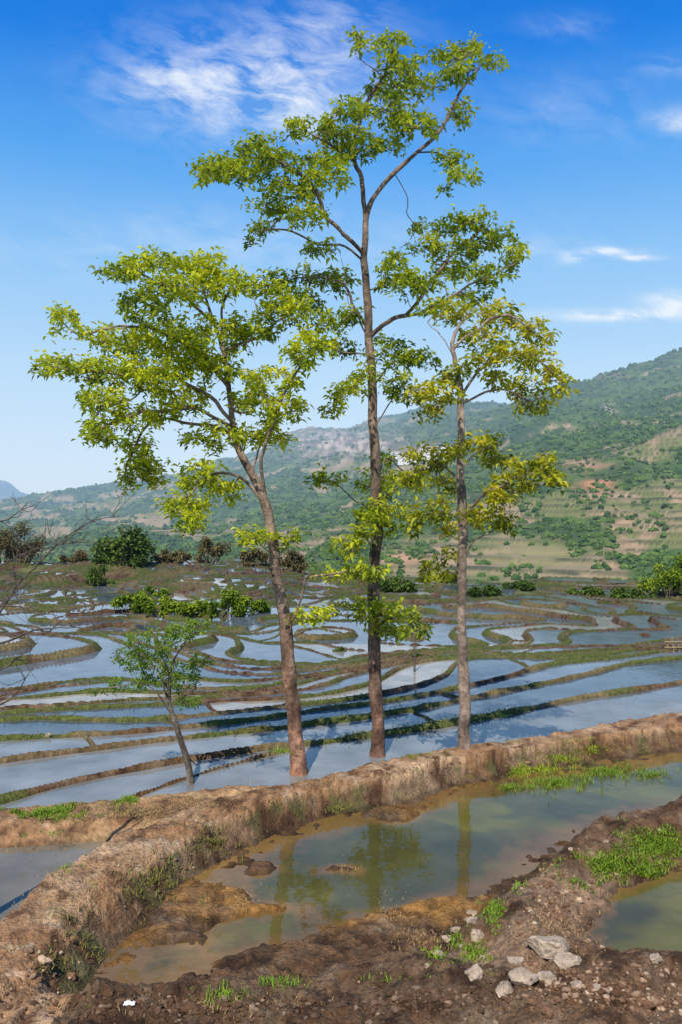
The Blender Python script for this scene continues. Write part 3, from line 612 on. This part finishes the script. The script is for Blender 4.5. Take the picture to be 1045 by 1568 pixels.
x,y,z=inreg(2600,[(300,1545,320,22,.3),(700,1530,200,30,.17),(900,1510,160,50,.18),(850,1400,70,80,.2),(60,1480,60,50,.05),(200,1330,160,50,.06),(600,1185,300,12,.08),(1000,1540,60,20,.08)])
k=(z>.05)&(y<20); x,y,z=x[k],y[k],z[k]; s=rc.gamma(1.6,.006,len(x))+.005
tc=rc.random((len(x),1))**5; cols=np.array([[.15,.08,.042]])*(1-tc)+np.array([[.42,.30,.19]])*tc
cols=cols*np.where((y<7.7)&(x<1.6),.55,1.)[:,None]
m_clod2=mat('soil_lumps',scale=8,var=.4,bump=.4)
blobs('soil_clods',np.stack([x,y,z+s*.1],-1),s,m_clod2,cols,.18,5,.65)
m_pl=mat('white_plastic',(.75,.77,.78),rough=.4,scale=5,var=.1,bump=0,attr=False)
def scrap(u,v,sz,seed):
    x,y,z=onground([u],[v]); r=np.random.default_rng(seed); n=7; g=np.linspace(-1,1,n); a,b=np.meshgrid(g,g)
    P=np.stack([a.ravel()*sz,b.ravel()*sz*.6,np.abs(r.normal(0,sz*.25,n*n))+.03],-1)+np.array([x[0],y[0],z[0]])
    i=np.arange(n*n).reshape(n,n); mk('plastic_scrap',P,np.stack([i[:-1,:-1],i[:-1,1:],i[1:,1:],i[1:,:-1]],-1).reshape(-1,4),m_pl,False)
scrap(197,1543,.05,1)
m_wood=mat('weathered_wood',(.12,.09,.07),scale=6,var=.4,bump=.3,attr=False)
x,y,z=far_at(635,1032,20,90); V,Fq=frusta(np.array([[x,y,z-.2],[x,y,z+1.0]]),np.array([[x+.03,y,z+1.0],[x+.1,y,z+2.1]]),np.array([.05,.04]),np.array([.04,.02]),8); mk('wooden_post',V,Fq,m_wood,True)
x,y,z=far_at(1038,1000,25,120); a=[];b=[]
for i in range(7): a.append([x-.4+i*.25,y,z-.2]);b.append([x-.4+i*.25+random.uniform(-.1,.1),y,z+random.uniform(.5,.8)])
for hgt in (.25,.5): a.append([x-.6,y-.05,z+hgt]);b.append([x+1.6,y-.05,z+hgt])
V,Fq=frusta(np.array(a),np.array(b),np.full(len(a),.03),np.full(len(a),.025),6); mk('bamboo_fence',V,Fq,mat('bamboo',(.34,.26,.14),scale=5,var=.3,bump=0,attr=False),True)
# ---------------------------------------------------------------- light, sky
ld=Vector((1.9,6.8,-8.4)).normalized()
sl=bpy.data.lights.new('sun','SUN'); sl.energy=4.9; sl.angle=math.radians(.5); sl.color=(1,.94,.84)
so=bpy.data.objects.new('sun',sl); so.rotation_euler=ld.to_track_quat('-Z','Y').to_euler(); bpy.context.scene.collection.objects.link(so)
w=bpy.data.worlds.new('World'); bpy.context.scene.world=w; w.use_nodes=True; nt=w.node_tree; nt.nodes.clear()
sk=nt.nodes.new('ShaderNodeTexSky'); sk.sky_type='NISHITA'; sk.sun_disc=False; sk.sun_elevation=math.asin(-ld.z); sk.sun_rotation=math.atan2(-ld.x,-ld.y)%(2*math.pi); sk.air_density=1.0; sk.dust_density=.8; sk.ozone_density=2.0
tc=nt.nodes.new('ShaderNodeTexCoord'); sp=nt.nodes.new('ShaderNodeSeparateXYZ'); nt.links.new(tc.outputs['Generated'],sp.inputs[0])
rp_=nt.nodes.new('ShaderNodeValToRGB'); nt.links.new(sp.outputs[2],rp_.inputs[0]); cr=rp_.color_ramp
S=.105; KK=10.0
def setc(e,c): e.color=(c[0],c[1],c[2],1)
cr.elements[0].position=0; setc(cr.elements[0],(.64,.78,.93)); cr.elements[1].position=1; setc(cr.elements[1],(.0,.09,.45))
for p_,c in [(.07,(.62,.78,.95)),(.17,(.50,.73,.96)),(.29,(.28,.58,.95)),(.40,(.09,.39,.91)),(.50,(.004,.215,.80)),(.62,(.0,.14,.62))]:
    e=cr.elements.new(p_); setc(e,c)
gr=node(nt,'ShaderNodeVectorMath',operation='SCALE'); nt.links.new(rp_.outputs[0],gr.inputs[0]); gr.inputs['Scale'].default_value=KK
hs=nt.nodes.new('ShaderNodeMixRGB'); hs.inputs[0].default_value=.88; nt.links.new(sk.outputs[0],hs.inputs[1]); nt.links.new(gr.outputs[0],hs.inputs[2])
yv=M(nt,'MAXIMUM',sp.outputs[1],.05); px=M(nt,'DIVIDE',sp.outputs[0],yv); pz=M(nt,'DIVIDE',sp.outputs[2],yv)
def gs_(a,b,sa,sb):
    q=M(nt,'ADD',M(nt,'POWER',M(nt,'ABSOLUTE',M(nt,'DIVIDE',M(nt,'SUBTRACT',px,a),sa)),2.),M(nt,'POWER',M(nt,'ABSOLUTE',M(nt,'DIVIDE',M(nt,'SUBTRACT',pz,b),sb)),2.)); return M(nt,'EXPONENT',M(nt,'MULTIPLY',q,-1.))
cv=nt.nodes.new('ShaderNodeCombineXYZ'); nt.links.new(M(nt,'ADD',M(nt,'MULTIPLY',px,12.),M(nt,'MULTIPLY',pz,5.)),cv.inputs[0]); nt.links.new(M(nt,'SUBTRACT',M(nt,'MULTIPLY',pz,24.),M(nt,'MULTIPLY',px,-3.)),cv.inputs[1])
nz=nt.nodes.new('ShaderNodeTexNoise'); nz.inputs['Scale'].default_value=1.25; nz.inputs['Detail'].default_value=7; nz.inputs['Roughness'].default_value=.62; nz.inputs['Distortion'].default_value=.4; nt.links.new(cv.outputs[0],nz.inputs[0])
mr=nt.nodes.new('ShaderNodeMapRange'); mr.inputs[1].default_value=.38; mr.inputs[2].default_value=.72; nt.links.new(nz.outputs[0],mr.inputs[0])
acc=None
for (a,b,sa,sb,k) in [(-.10,.545,.15,.065,.9),(-.20,.535,.08,.025,.5),(-.06,.50,.10,.03,.5),(-.01,.62,.07,.03,.35),(.35,.247,.10,.007,1.5),(.43,.262,.04,.012,1.8),(.335,.327,.035,.005,1.3),(.29,.318,.014,.006,1.1),(.375,.319,.025,.004,1.5),(.44,.49,.04,.014,1.0),(.42,.56,.035,.012,.5),(.28,.61,.05,.015,.25),(.25,.33,.08,.015,.25),(-.1,.33,.3,.05,.3),(.3,.50,.12,.05,.18)]:
    g=M(nt,'MULTIPLY',gs_(a,b,sa,sb),k); acc=g if acc is None else M(nt,'ADD',acc,g)
cl=M(nt,'MINIMUM',M(nt,'MULTIPLY',M(nt,'ADD',mr.outputs[0],.07),acc),.8)
cl=M(nt,'MULTIPLY',cl,M(nt,'GREATER_THAN',sp.outputs[1],.06))
mx=nt.nodes.new('ShaderNodeMixRGB'); nt.links.new(cl,mx.inputs[0]); nt.links.new(hs.outputs[0],mx.inputs[1]); mx.inputs[2].default_value=(8.6,9.1,9.7,1)
bg=nt.nodes.new('ShaderNodeBackground'); bg.inputs[1].default_value=S; nt.links.new(mx.outputs[0],bg.inputs[0])
wo=nt.nodes.new('ShaderNodeOutputWorld'); nt.links.new(bg.outputs[0],wo.inputs[0])
cam=bpy.data.cameras.new('camera'); cam.sensor_fit='VERTICAL'; cam.sensor_height=36; cam.lens=F/1568*36; cam.clip_start=.1; cam.clip_end=30000
co=bpy.data.objects.new('camera',cam); co.location=(0,0,CH); co.rotation_euler=(math.radians(90),0,0); bpy.context.scene.collection.objects.link(co); bpy.context.scene.camera=co
sc=bpy.context.scene; sc.view_settings.view_transform='Standard'; sc.view_settings.look='None'; sc.view_settings.exposure=0
